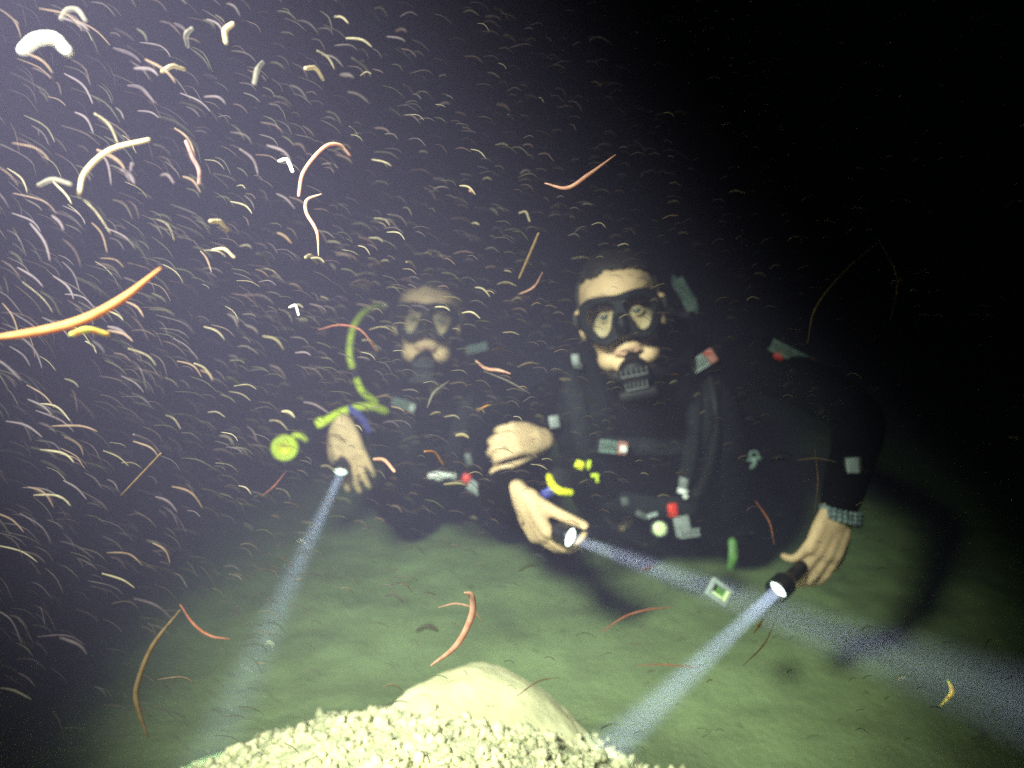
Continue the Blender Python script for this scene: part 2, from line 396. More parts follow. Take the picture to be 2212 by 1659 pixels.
def dive_mask(H, root, sx=1.0):
    lens = [(.012, .021), (.030, .026), (.052, .024), (.063, .010), (.057, -.012), (.040, -.034), (.029, -.030), (.017, -.004)]
    outer = [(0, .037), (.035, .041), (.066, .036), (.079, .016), (.077, -.012), (.062, -.040), (.040, -.052), (.022, -.047), (0, -.040),
             (-.022, -.047), (-.040, -.052), (-.062, -.040), (-.077, -.012), (-.079, .016), (-.066, .036), (-.035, .041)]
    outer = [(x * .93, z * .93) for x, z in outer]
    lens = [((x - .036) * 1.08 + .0355, z * 1.06 - .001) for x, z in lens]
    L2 = [((x - .037) * 1.02 + .037, z * 1.02) for x, z in lens]
    fr = flat_shape('dive_mask', outer, [lens, mirror(lens)], .006, .002, H, M['mask'], root, -.112)
    big = [(x * 1.04, z * 1.05 - .001) for x, z in outer]
    flat_shape('skirt', big, [L2, mirror(L2)], .011, .0015, H, M['mask'], fr, -.094, 4.4)
    bm = bmesh.new(); q = H.to_3x3()
    blob(bm, H @ Vector((0, -.112, -.018)), (.0155, .022, .024), q, 24); blob(bm, H @ Vector((0, -.108, -.032)), (.019, .018, .010), q, 24)
    obj('nose_pocket', bm, M['mask'], fr)
    for L in (lens, mirror(lens)):
        flat_shape('lens', [((x - (.037 if x > 0 else -.037)) * 1.03 + (.037 if x > 0 else -.037), z * 1.03) for x, z in L], [], .0008, 0, H, M['glass'], fr, -.108)
    bm = bmesh.new(); n = 44; vv = []
    for k in range(n + 1):
        a = R(-32) + (R(244)) * k / n; x = .089 * math.cos(a); y = .022 + .113 * math.sin(a)
        if y < -.02: y = max(y, -.088)
        row = [bm.verts.new(H @ Vector((x * f, y if f == 1 else .022 + (y - .022) * f, z + .01 * math.sin(max(0, a))))) for f, z in ((1, -.008), (1, .016), (1.035, .016), (1.035, -.008))]
        vv.append(row)
    for a, b in zip(vv, vv[1:]):
        for k in range(4): bm.faces.new((a[k], a[(k + 1) % 4], b[(k + 1) % 4], b[k]))
    obj('strap', bm, M['rubber'], fr, smooth=False)
    for s in (-1, 1):
        bm = bmesh.new(); rbox(bm, H @ Vector((s * .084, -.078, .004)), [q.col[0], q.col[1], q.col[2]], (.012, .024, .026), .3); obj('buckle', bm, M['rubber'], fr)
    return fr
def regulator(H, root, m_front, c=(0.004, -.126, -.113), r=.030, ribs=6):
    q = H.to_3x3(); c = Vector(c); d = Vector((0, -.93, -.25)).normalized(); o = H @ c; t = q @ d
    bm = bmesh.new(); lathe(bm, o - t * .028, t, [(0, 0), (0, .020), (.010, .030), (.022, r), (.036, r * .98), (.042, r * .86), (.044, r * .4), (.044, 0)], 32)
    rbox(bm, o + q @ Vector((0, .01, -.036)), [q.col[0], q.col[1], q.col[2]], (.074, .030, .020), .35)
    g = obj('regulator', bm, M['rubber'], root)
    bm = bmesh.new()
    cyl(bm, H @ Vector((.004, -.082, -.078)), o - t * .02, .013, .018); obj('mouthpiece', bm, M['rubber'], g)
    u = q @ Vector((1, 0, 0)); v = t.cross(u).normalized()
    for row, (h, wid, nn) in enumerate(((.014, .038, ribs), (-.012, .046, ribs))):
        bm = bmesh.new()
        for k in range(nn):
            rbox(bm, o + t * .0165 + u * (wid * (k / (nn - 1) - .5)) + v * (-h) , [u, v, t], (.0026, .013, .004), .3)
        rbox(bm, o + t * .0165 + v * (-h - .007), [u, v, t], (wid + .004, .0026, .004), .3)
        obj('purge_grille', bm, m_front, g)
    return g
def diver(name, label, base, H, torso, armL, armR, handL, handR, legs, neck, suit_r=1.0):
    root = empty(name, base, label, 'person')
    body = bmesh.new(); suit = bmesh.new()
    add_head(body, H)
    e = .007
    nk = [H @ Vector((0, .028, -.06)), W(*neck), torso[0][0]]
    tube(body, nk, [.056, .056, .06], 4, 18); tube(suit, [H @ Vector((0, .032, -.108))] + nk[1:], [.062, .064, .066], 4, 18)
    for (c, r), (c2, r2) in zip(torso, torso[1:]):
        for k in range(4):
            t = k / 4; cc = c.lerp(c2, t); rr = [a + (b - a) * t for a, b in zip(r, r2)]
            blob(body, cc, [x - .004 for x in rr]); blob(suit, cc, [x + e for x in rr])
    blob(body, torso[-1][0], torso[-1][1]); blob(suit, torso[-1][0], [x + e for x in torso[-1][1]])
    for arm in (armL, armR):
        P = [p for p, r in arm]; rr = [r for p, r in arm]
        tube(body, P, rr, 4, 16, cap=True); t = (P[-1] - P[-2]).normalized()
        tube(suit, P[:-1] + [P[-1] - t * .002], [a + e for a in rr[:-1]] + [rr[-1] + .006], 4, 18)
    for leg in legs:
        P = [p for p, r in leg]; rr = [r for p, r in leg]; tube(body, P, [max(.02, a - .03) for a in rr], 4, 16); tube(suit, P, [a + e for a in rr], 4, 18)
    handL(body); handR(body)
    me = fuse(body, .0038, 5, .5); link('body', me, M['skin'], root)
    def wr(co):
        return Vector((noise.noise(co * 14), noise.noise(co * 14 + Vector((9, 0, 0))), noise.noise(co * 14 + Vector((0, 9, 0))))) * .005
    link('wetsuit', fuse(suit, .007, 4, .5, wr), M['suit'], root)
    face_parts(H, root)
    return root
def frame(ang):
    a = R(ang); ex = CX * math.cos(a) + CU * math.sin(a); ey = -CX * math.sin(a) + CU * math.cos(a)
    return ex, ey, CF
def PX(n, d): return n * d / FPX
def slab(name, px, py, d, wpx, hpx, t, ang, m, parent, bev=.25, tilt=0):
    ex, ey, ez = frame(ang)
    if tilt: q = Matrix.Rotation(R(tilt), 3, ex); ey, ez = q @ ey, q @ ez
    bm = bmesh.new(); rbox(bm, W(px, py, d), [ex, ey, ez], (PX(wpx, d), PX(hpx, d), t), bev)
    return obj(name, bm, m, parent)
def ribbed_clip(px, py, d, L, h, ang, m, tipm, parent, n=7, name='strap_buckle', tipf=.28):
    """side-release buckle: slotted body of cross ribs between two rails, and a coloured tip"""
    ex, ey, ez = frame(ang); c = W(px, py, d); Lm, hm = PX(L, d), PX(h, d); bm = bmesh.new()
    for s in (-1, 1): rbox(bm, c + ey * s * hm * .42 - ex * Lm * tipf * .5, [ex, ey, ez], (Lm * (1 - tipf), hm * .16, .006), .3)
    for k in range(n): rbox(bm, c + ex * Lm * (-.5 + (1 - tipf) * (k + .5) / n), [ex, ey, ez], (Lm * (1 - tipf) / n * .55, hm * .9, .005), .3)
    o = obj(name, bm, m, parent)
    if tipm:
        bm = bmesh.new(); rbox(bm, c + ex * Lm * (.5 - tipf / 2), [ex, ey, ez], (Lm * tipf * .9, hm * 1.05, .009), .35); obj('release_tip', bm, tipm, o)
    return o
def ribbon(bm, pts, wid, thick, nrm):
    P = catmull(pts, 6); rows = []
    for i, p in enumerate(P):
        t = (P[min(i + 1, len(P) - 1)] - P[max(i - 1, 0)]).normalized(); s = t.cross(nrm).normalized(); n = s.cross(t)
        rows.append([bm.verts.new(p + s * a * wid / 2 + n * b * thick / 2) for a, b in ((-1, -1), (1, -1), (1, 1), (-1, 1))])
    for a, b in zip(rows, rows[1:]):
        for k in range(4): bm.faces.new((a[k], a[(k + 1) % 4], b[(k + 1) % 4], b[k]))
    bm.faces.new(rows[0]); bm.faces.new(rows[-1][::-1])
def torch(label, tail, lens_c, lens_r, col, power, target, spread, lens_e=40, deep=.016):
    t = (lens_c - tail).normalized(); L = (lens_c - tail).length
    root = empty('dive_torch', tail, label, 'torch')
    bm = bmesh.new(); lathe(bm, tail, t, [(0, 0), (0, .011), (.004, .0135), (.022, .0135), (.024, .0122), (L - .045, .0122), (L - .04, .0135)] , 28); obj('torch_body', bm, M['torch'], root)
    bm = bmesh.new(); h = L - .042
    lathe(bm, tail, t, [(h, .0135), (h + .008, lens_r * .9)] + [(h + .010 + .004 * k, lens_r * (1.12 if k % 2 else 1.02)) for k in range(6)] + [(L - .004, lens_r * 1.15), (L, lens_r * 1.12), (L, lens_r * .98), (L - deep, lens_r * .92), (L - deep, 0)], 32)
    obj('torch_head', bm, M['torch'], root)
    bm = bmesh.new(); lathe(bm, tail, t, [(L - deep + .0008, 0), (L - deep + .0008, lens_r * .9), (L - deep + .003, lens_r * .9), (L - deep + .003, 0)], 32)
    obj('torch_lens', bm, lamp_mat('torch_lens_lit', col, lens_e), root)
    l = bpy.data.lights.new('torch_beam', 'AREA'); l.shape = 'DISK'; l.size = lens_r * 1.1; l.energy = power; l.spread = R(spread); l.color = col
    lo = bpy.data.objects.new('torch_beam', l); COL.objects.link(lo)
    lo.parent = root; lo.location = lens_c + t * .002 - tail
    lo.rotation_euler = (target - lens_c).to_track_quat('-Z', 'Y').to_euler()
    return root
V = Vector
def hose(name, pts, r, m, parent, sides=12):
    bm = bmesh.new(); tube(bm, [W(*p) for p in pts], r, 8, sides); return obj(name, bm, m, parent)

# ============================== diver on the right
HR = head_frame(1341, 678, 1.45, R(12), R(-10), R(4))
def hr_mid(bm):   # hand round the middle torch, back of the hand to the camera
    hand(bm, W(1124, 1070, 1.40), (W(1166, 1152, 1.385) - W(1124, 1070, 1.40)), -CF * .62 - CX * .85 - CU * .35, -1, (.72, .74, .8, .85), .3, (.40, .48, .20), 1.0)
def hr_far(bm):
    hand(bm, W(1812, 1095, 1.30), (W(1778, 1190, 1.30) - W(1812, 1095, 1.30)), -CF + CX * .25, -1, (.42, .45, .5, .62), .5, (.55, .25, .15), 1.02)
tR = [(W(1400, 850, 1.66), (.150, .105, .085)), (W(1395, 905, 1.72), (.185, .115, .12)), (W(1410, 985, 1.86), (.165, .115, .13)),
      (W(1430, 1050, 2.02), (.160, .12, .12)), (W(1440, 1080, 2.15), (.165, .13, .115))]
aRl = [(W(1235, 860, 1.70), .062), (W(1165, 900, 1.68), .056), (W(1085, 1045, 1.60), .045), (W(1092, 1056, 1.53), .042), (W(1116, 1060, 1.42), .029)]
aRr = [(W(1560, 815, 1.66), .062), (W(1650, 790, 1.62), .053), (W(1830, 880, 1.48), .042), (W(1850, 940, 1.42), .041), (W(1815, 1088, 1.30), .028)]
legR = [[(W(1370, 1085, 2.15), .085), (W(1330, 1120, 2.02), .07), (W(1345, 1120, 1.93), .06), (W(1330, 1110, 2.15), .052), (W(1320, 1060, 2.5), .035), (W(1320, 1050, 2.62), .035)],
        [(W(1500, 1085, 2.15), .085), (W(1560, 1120, 2.02), .07), (W(1565, 1120, 1.93), .06), (W(1560, 1110, 2.15), .052), (W(1590, 1060, 2.5), .035), (W(1590, 1050, 2.62), .035)]]
rp = diver('person', 'scuba diver with dark hair facing the camera, lit torch in each hand, forehead bare', W(1440, 1150, 2.1), HR, tR, aRl, aRr, hr_mid, hr_far, legR, (1375, 815, 1.56))
hair(HR, rp, .088)
bm = bmesh.new(); q = HR.to_3x3()
for bx, by, bz, r1, r2, r3 in ((0, -.054, -.120, .032, .028, .015), (.026, -.026, -.114, .026, .040, .014), (-.026, -.026, -.114, .026, .040, .014)):
    blob(bm, HR @ Vector((bx, by, bz)), (r1, r2, r3), q)
link('beard', fuse(bm, .004, 3, .5, lambda c: Vector((1, -1, 1)) * .002 * noise.noise(c * 160)), M['hair'], rp)
dive_mask(HR, rp); regulator(HR, rp, mat('grille_metal', (0.09, 0.10, 0.10), 0.45, 0.2, 200))
# puffy vest
bm = bmesh.new()
for xs_ in ((1265, 1275, 1290, 1310), (1530, 1545, 1560, 1545)):
    tube(bm, [W(xs_[0], 820, 1.66), W(xs_[0], 880, 1.605), W(xs_[1], 960, 1.66), W(xs_[2], 1050, 1.80), W(xs_[3], 1100, 1.95)], [.05, .066, .074, .072, .06], 4, 18, (CF, .62))
    tube(bm, [W(xs_[0], 820, 1.66), W(xs_[0], 780, 1.76), W(xs_[0], 800, 1.86)], [.045, .04, .04], 4, 14)
link('buoyancy_vest', fuse(bm, .006, 3, .5, lambda c: V((0, 1, 0)) * .006 * noise.noise(c * 18)), M['vest'], rp)
vest = rp.children[-1]
bm = bmesh.new(); ribbon(bm, [W(1275, 960, 1.585), W(1400, 965, 1.60), W(1540, 960, 1.60)], .038, .004, CF); obj('chest_strap', bm, M['web'], vest)
bm = bmesh.new(); ribbon(bm, [W(1300, 1075, 1.75), W(1420, 1095, 1.76), W(1550, 1085, 1.76)], .05, .005, CF); obj('waist_belt', bm, M['web'], vest)
for x0, x1 in ((1240, 1285), (1535, 1500)):
    bm = bmesh.new(); ribbon(bm, [W(x0, 800, 1.62), W(x0, 850, 1.57), W((x0 + x1) // 2, 950, 1.57), W(x1, 1070, 1.70)], .042, .004, CF); obj('shoulder_strap', bm, M['web'], vest)
# cylinder on the back
bm = bmesh.new(); ta, tb = W(1445, 700, 1.95), W(1470, 980, 2.45)
dd = (tb - ta).normalized(); lathe(bm, ta, dd, [(0, 0), (0, .02), (.015, .05), (.04, .08), (.07, .088), (.58, .088), (.62, .07), (.64, 0)], 32)
tk = obj('air_tank', bm, M['tank'], rp)
bm = bmesh.new(); cyl(bm, ta - dd * .05, ta + dd * .01, .017); cyl(bm, ta - dd * .03 - CX * .05, ta - dd * .03 + CX * .05, .014); obj('tank_valve', bm, M['steel'], tk)
bm = bmesh.new(); vs0 = []
nu, nv = 9, 14
for j in range(nv):
    for i in range(nu):
        a = i / (nu - 1); b = j / (nv - 1)
        ww = 34 * math.sin(math.pi * (.12 + .80 * b)) + 6
        bm_px, bm_py = 1462 + 36 * b + (a - .5) * ww, 603 + 66 * b + (a - .5) * 16
        c = W(bm_px, bm_py, 1.60 + .02 * (a - .5) ** 2)
        rbox(bm, c, [CX, CU, CF], (PX(ww / nu, 1.6) * .72, PX(4.0, 1.6), .003), .2)
rbox(bm, W(1480, 636, 1.612), list(frame(-62)), (PX(76, 1.6), PX(26, 1.6), .004), .3)
obj('reflective_mesh_panel', bm, M['reflect'], rp)
# gear on the vest
ribbed_clip(1520, 779, 1.535, 58, 30, 32, M['pale'], M['pink'], rp, 6, tipf=.36); slab('red_cap', 1527, 764, 1.53, 16, 4, .006, 5, M['red'], rp)
ribbed_clip(1325, 966, 1.555, 62, 27, -6, M['reflect'], M['pink'], rp, 5, tipf=.36)
slab('clip_end', 1347, 970, 1.545, 15, 14, .006, -10, M['white'], rp)
ribbed_clip(1715, 769, 1.545, 112, 26, -27, M['reflect'], M['pink'], rp, 12, 'shoulder_patch', .2)
slab('red_tag', 1682, 768, 1.545, 20, 16, .004, -20, M['red'], rp)
slab('strap_slider', 1243, 776, 1.57, 16, 22, .006, 8, M['grey'], rp); slab('strap_slider', 1248, 790, 1.57, 18, 12, .005, -6, M['darkgrey'], rp)
slab('strap_slider', 1197, 911, 1.56, 22, 26, .006, 10, M['grey'], rp)
bm = bmesh.new(); cyl(bm, W(1478, 1030, 1.60), W(1476, 1054, 1.61), PX(11, 1.6)); iv = obj('inflator_valve', bm, M['grey'], rp)
bm = bmesh.new(); cyl(bm, W(1476, 1056, 1.60), W(1474, 1066, 1.60), PX(12, 1.6)); cyl(bm, W(1479, 1066, 1.60), W(1482, 1076, 1.60), PX(6, 1.6)); obj('button', bm, M['white'], iv)
hose('inflator_hose', [(1530, 800, 1.60), (1545, 880, 1.57), (1540, 970, 1.58), (1510, 1060, 1.62), (1480, 1075, 1.62)], .013, M['rubber'], rp)
hose('corrugated_hose', [(1500, 790, 1.62), (1500, 880, 1.56), (1495, 960, 1.57), (1482, 1030, 1.61)], .017, M['web'], rp)
slab('weight_pocket_pull', 1453, 1102, 1.60, 22, 30, .012, 6, M['red'], rp, .45)
slab('pocket_flap', 1474, 1137, 1.59, 34, 44, .010, 12, M['grey'], rp, .3)
ribbed_clip(1490, 1152, 1.575, 44, 17, 8, M['grey'], None, rp, 5, tipf=0.0)
def gauge(px, py, d, r, face, root, tilt=(0, 0)):
    t = (-CF + CX * tilt[0] + CU * tilt[1]).normalized(); rr = PX(r, d); o = W(px, py, d); bm = bmesh.new()
    lathe(bm, o, t, [(-.020, 0), (-.020, rr * .9), (-.012, rr * 1.15), (-.001, rr * 1.18), (.003, rr * 1.1), (.003, rr * .98), (.001, rr * .96), (.001, 0)], 32)
    g = obj('pressure_gauge', bm, M['darkgrey'], root)
    bm = bmesh.new(); lathe(bm, o, t, [(.0015, 0), (.0015, rr * .95), (.0028, rr * .9), (.004, rr * .4), (.0042, 0)], 32); obj('gauge_face', bm, face, g)
gauge(1425, 1142, 1.56, 16, M['ygreen'], rp, (.1, .1))
hose('gauge_hose', [(1425, 1160, 1.60), (1400, 1175, 1.66), (1340, 1150, 1.75), (1280, 1080, 1.8), (1240, 980, 1.8)], .006, M['rubber'], rp)
slab('d_ring', 1409, 1113, 1.575, 24, 9, .007, 18, M['pale'], rp); slab('d_ring', 1386, 1112, 1.585, 26, 13, .007, -25, M['darkgrey'], rp)
slab('strap_slider', 1350, 1083, 1.62, 16, 18, .006, 10, M['darkgrey'], rp)
bm = bmesh.new()
tube(bm, [W(1629 + 9 * math.cos(a * .7), 984 + 9 * math.sin(a * .7), 1.60) for a in range(9)], .0028, 2, 8)
tube(bm, [W(1629, 992, 1.60), W(1630, 1002, 1.598), W(1622, 1010, 1.60)], [.006, .005, .003], 3, 8); tube(bm, [W(1617, 994, 1.60), W(1642, 990, 1.60)], .0035, 2, 8)
obj('bolt_snap', bm, M['reflect'], rp)
# yellow spare second stage under the middle hand
bm = bmesh.new(); tube(bm, [W(1186, 1030, 1.50), W(1192, 1046, 1.49), W(1207, 1060, 1.48), W(1233, 1064, 1.49)], [PX(7, 1.5), PX(8.5, 1.5), PX(8.5, 1.5), PX(7, 1.5)], 6, 14, (CF, .8))
oc = obj('spare_regulator', bm, M['yellow2'], rp)
bm = bmesh.new(); lathe(bm, W(1214, 1036, 1.52), (-CF + CX * .2 + CU * .3).normalized(), [(-.02, 0), (-.02, .024), (-.004, .031), (.004, .030), (.008, .02), (.008, 0)], 28); obj('purge_cover', bm, M['rubber'], oc)
slab('mouthpiece_clip', 1252, 1004, 1.55, 20, 18, .010, -25, M['yellow2'], rp, .4); slab('mouthpiece_clip', 1272, 1004, 1.56, 8, 20, .008, -10, M['yellow'], rp, .4)
slab('hose_clip', 1285, 1027, 1.56, 18, 8, .008, 0, M['yellow'], rp, .4); slab('hose_clip', 1290, 1036, 1.56, 7, 14, .008, 10, M['yellow'], rp, .4)
hose('yellow_hose', [(1252, 1010, 1.57), (1230, 1030, 1.56), (1215, 1040, 1.55)], .006, M['rubber'], rp)
bm = bmesh.new(); ribbon(bm, [W(1160, 1078, 1.50), W(1180, 1066, 1.49), W(1198, 1056, 1.49)], .018, .005, CF); obj('blue_strap', bm, M['blue'], rp)
hose('regulator_hose', [(1385, 800, 1.34), (1440, 800, 1.38), (1490, 760, 1.52), (1500, 700, 1.70), (1460, 690, 1.90)], .0075, M['rubber'], rp)
# dive computer on the right forearm and bracelet at the wrist
bm = bmesh.new(); rbox(bm, W(1843, 1012, 1.315), list(frame(3)), (PX(34, 1.31), PX(50, 1.31), .014), .3); wc = obj('dive_computer', bm, M['darkgrey'], rp)
bm = bmesh.new(); rbox(bm, W(1842, 1006, 1.307), list(frame(3)), (PX(26, 1.31), PX(34, 1.31), .006), .3); obj('screen', bm, M['pale'], wc)
slab('strap_loop', 1838, 1045, 1.315, 28, 9, .008, 4, M['pale'], wc)
bm = bmesh.new(); hosep = []
for row in range(3):
    for k in range(22):
        a = 2 * math.pi * k / 22; c = W(1817, 1103 + row * 9, 1.30); ex, ey, ez = frame(-12)
        blob(bm, c + ex * math.cos(a) * .033 + CF * math.sin(a) * .027, (.0052, .0052, .0052), None, 8)
obj('bead_bracelet', bm, M['bracelet'], rp)
bm = bmesh.new(); ex, ey, ez = frame(-14); rbox(bm, W(1852, 1122, 1.295), [ex, ey, ez], (PX(14, 1.3), PX(36, 1.3), .022), .35); wa = obj('wrist_watch', bm, M['darkgrey'], rp)
bm = bmesh.new(); rbox(bm, W(1855, 1124, 1.285), [ex, ey, ez], (PX(8, 1.3), PX(20, 1.3), .006), .35); obj('watch_face', bm, M['bracelet'], wa)
bm = bmesh.new()
tube(bm, [W(1582, 1170, 1.62), W(1584, 1200, 1.61), W(1578, 1225, 1.62)], [PX(9, 1.6), PX(11, 1.6), PX(8, 1.6)], 5, 12, (CF, .5))
obj('console_cover', bm, M['green'], rp)

torch('black torch with brilliant white lens gripped by the hand left of the yellow mouthpiece', W(1134, 1121, 1.405), W(1233, 1161, 1.345), .0175, (.86, 1.0, .84), 1.7, W(1900, 1408, 1.28), 12, 90, deep=.004)
torch('black torch in the far hand shining down and left across the seabed', W(1762, 1196, 1.335), W(1676, 1278, 1.265), .0185, (.80, .98, .88), 2.9, W(1262, 1670, 1.20), 11, 8)

# white clip hanging in the beam
bm = bmesh.new(); cpx, cpy, cdp = 1553, 1280, 1.22; ex, ey, ez = frame(-36)
q = Matrix.Rotation(R(-25), 3, ex); ey, ez = q @ ey, q @ ez; c = W(cpx, cpy, cdp); Lx, Ly = PX(54, cdp), PX(42, cdp)
for s in (-1, 1):
    rbox(bm, c + ey * s * Ly * .40, [ex, ey, ez], (Lx, Ly * .26, .010), .3); rbox(bm, c + ex * s * Lx * .40, [ex, ey, ez], (Lx * .22, Ly, .0095), .3)
cl = empty('lanyard_clip', c, 'white rectangular lanyard clip floating in the middle torch beam', 'clip')
obj('clip_frame', bm, M['pale'], cl)
bm = bmesh.new(); rbox(bm, c + ez * .006, [ex, ey, ez], (Lx * .92, Ly * .92, .004), .3); obj('clip_plate', bm, M['green'], cl)
bm = bmesh.new(); rbox(bm, c - ey * Ly * .22 - ez * .001, [ex, ey, ez], (Lx * .6, Ly * .12, .010), .3); rbox(bm, c + ex * Lx * .30 - ez * .001, [ex, ey, ez], (Lx * .1, Ly * .6, .010), .3); obj('clip_tongue', bm, M['ygreen'], cl)

# ============================== diver on the left
HL = head_frame(925, 694, 1.86, R(-2), R(3), R(2))
def hl_torch(bm):
    hand(bm, W(735, 912, 1.735), (W(742, 968, 1.74) - W(735, 912, 1.735)) + CX * .012, -CF * 1.0 + CU * .1, 1, (.22, .25, .22, .16), 1.25, (.5, .5, .35), 1.0)
def hl_fist(bm):
    hand(bm, W(1172, 948, 1.56), (W(1110, 946, 1.50) - W(1172, 948, 1.56)), -CF * .9 + CU * .35, -1, (1.1, 1.15, 1.2, 1.2), .5, (.35, .55, .35), .98)
tL = [(W(935, 858, 1.98), (.150, .10, .085)), (W(935, 905, 2.02), (.178, .11, .12)), (W(940, 970, 2.16), (.16, .11, .12)), (W(945, 1010, 2.3), (.16, .12, .12)), (W(950, 1025, 2.42), (.165, .13, .115))]
aLl = [(W(835, 862, 2.0), .058), (W(790, 880, 2.02), .052), (W(716, 960, 1.98), .044), (W(716, 955, 1.94), .041), (W(732, 908, 1.76), .028)]
aLr = [(W(1030, 862, 2.0), .058), (W(1065, 890, 1.98), .052), (W(1085, 1060, 1.86), .044), (W(1100, 1060, 1.80), .041), (W(1163, 955, 1.60), .028)]
legL = [[(W(900, 1030, 2.42), .085), (W(870, 1065, 2.28), .072), (W(866, 1090, 2.18), .062), (W(850, 1080, 2.4), .052), (W(860, 1040, 2.8), .035), (W(860, 1035, 2.9), .035)],
        [(W(1000, 1030, 2.42), .085), (W(1050, 1065, 2.28), .072), (W(1072, 1095, 2.16), .062), (W(1070, 1080, 2.4), .052), (W(1040, 1040, 2.8), .035), (W(1040, 1035, 2.9), .035)]]
lp = diver('person', 'kneeling scuba diver behind the drifting specks, beside the curved yellow hose', W(950, 1140, 2.4), HL, tL, aLl, aLr, hl_torch, hl_fist, legL, (935, 815, 1.92))
hair(HL, lp, .084, seed=5); dive_mask(HL, lp); regulator(HL, lp, M['darkgrey'], (0.0, -.126, -.112))
bm = bmesh.new()
for xs_ in ((865, 870, 885), (1000, 1000, 990)):
    tube(bm, [W(xs_[0], 838, 1.98), W(xs_[0], 880, 1.93), W(xs_[1], 950, 1.99), W(xs_[2], 1020, 2.14)], [.045, .062, .07, .06], 4, 16, (CF, .62))
link('buoyancy_vest', fuse(bm, .006, 3, .5, lambda c: V((0, 1, 0)) * .006 * noise.noise(c * 18)), M['vest'], lp); vest = lp.children[-1]
bm = bmesh.new(); ribbon(bm, [W(870, 955, 1.92), W(935, 960, 1.93), W(1000, 955, 1.92)], .038, .004, CF); obj('chest_strap', bm, M['web'], vest)
for x0 in (862, 1008):
    bm = bmesh.new(); ribbon(bm, [W(x0, 835, 1.94), W(x0, 870, 1.89), W(x0 + (935 - x0) // 3, 960, 1.91), W(x0 + (935 - x0) // 3, 1020, 2.0)], .042, .004, CF); obj('shoulder_strap', bm, M['web'], vest)
bm = bmesh.new(); ta = W(960, 700, 2.25); tb = W(960, 960, 2.7); dd = (tb - ta).normalized()
lathe(bm, ta, dd, [(0, 0), (0, .02), (.015, .05), (.04, .08), (.07, .088), (.58, .088), (.62, .07), (.64, 0)], 32); tk = obj('air_tank', bm, M['tank'], lp)
bm = bmesh.new(); cyl(bm, ta - dd * .05, ta + dd * .01, .017); obj('tank_valve', bm, M['steel'], tk)
bm = bmesh.new(); blob(bm, W(940, 838, 1.845), (PX(15, 1.85), .008, PX(16, 1.85))); obj('bare_throat', bm, M['skin'], lp)
# yellow hose and spare regulator
yh = hose('yellow_hose', [(832, 660, 1.95), (796, 668, 1.88), (765, 704, 1.82), (755, 760, 1.80), (764, 800, 1.80), (782, 845, 1.82), (812, 868, 1.86)], .0088, M['yellow'], lp)
bm = bmesh.new(); cyl(bm, W(826, 661, 1.935), W(842, 660, 1.965), .011); obj('hose_fitting', bm, M['steel'], yh)
bm = bmesh.new(); cyl(bm, W(762, 795, 1.80), W(771, 815, 1.80), .0105); obj('hose_sleeve', bm, M['rubber'], yh)
y2 = hose('yellow_hose', [(832, 888, 1.84), (800, 878, 1.79), (758, 884, 1.75), (722, 898, 1.72), (696, 914, 1.70)], .0100, M['yellow'], lp)
bm = bmesh.new(); rbox(bm, W(692, 913, 1.70), list(frame(28)), (PX(20, 1.7), PX(22, 1.7), .02), .3); obj('hose_fitting', bm, M['yellow'], y2)
bm = bmesh.new(); ribbon(bm, [W(752, 880, 1.735), W(778, 900, 1.75), W(800, 935, 1.78)], .016, .005, CF); obj('blue_strap', bm, M['blue'], lp)
bm = bmesh.new(); o = W(615, 968, 1.70); t = (-CF + CX * .25 - CU * .12).normalized(); rr = PX(29, 1.7)
lathe(bm, o, t, [(-.026, 0), (-.026, rr * .7), (-.012, rr * .98), (.0, rr), (.006, rr * .93), (.008, rr * .7), (.006, rr * .62), (.006, 0)], 36)
so = obj('spare_regulator', bm, M['yellow'], lp)
bm = bmesh.new(); lathe(bm, o, t, [(.007, 0), (.007, rr * .34), (.012, rr * .40), (.012, rr * .52), (.007, rr * .56), (.007, rr * .3), (.006, 0)], 36); obj('purge_button', bm, M['yellow2'], so)
bm = bmesh.new(); tube(bm, [W(636, 940, 1.70), W(650, 942, 1.70), W(660, 950, 1.71)], PX(6, 1.7), 4, 10); obj('mouthpiece', bm, M['yellow'], so)
hose('octopus_hose', [(640, 960, 1.72), (665, 935, 1.73), (686, 918, 1.70)], .006, M['rubber'], lp)
# silver buckle and tags
bm = bmesh.new(); ex, ey, ez = frame(-6); q = Matrix.Rotation(R(38), 3, ex); q2 = Matrix.Rotation(R(-12), 3, ey); ey2, ez2 = q @ ey, q @ ez
rbox(bm, W(962, 1030, 1.74), [ex, ey2, ez2], (PX(46, 1.74), PX(22, 1.74), .007), .4); rbox(bm, W(938, 1026, 1.745), list(frame(14)), (PX(26, 1.74), PX(11, 1.74), .006), .4)
wb = obj('belt_buckle', bm, M['white'], lp); bm = bmesh.new(); rbox(bm, W(978, 1031, 1.735), [ex, ey2, ez2], (PX(5, 1.74), PX(15, 1.74), .009), .4); obj('buckle_tongue', bm, M['steel'], wb)
bm = bmesh.new(); ribbon(bm, [W(880, 1020, 1.95), W(940, 1030, 1.76), W(1000, 1036, 1.76), W(1060, 1030, 1.95)], .036, .004, CF); obj('waist_belt', bm, M['web'], vest)
slab('weight_pocket_pull', 1007, 1034, 1.75, 18, 22, .010, -20, M['red'], lp, .45); slab('pocket_flap', 1027, 1054, 1.75, 36, 24, .010, -32, M['grey'], lp, .35); slab('d_ring', 1047, 1054, 1.75, 14, 18, .008, -20, M['pale'], lp)
slab('strap_slider', 1012, 992, 1.76, 14, 26, .006, 12, M['darkgrey'], lp)
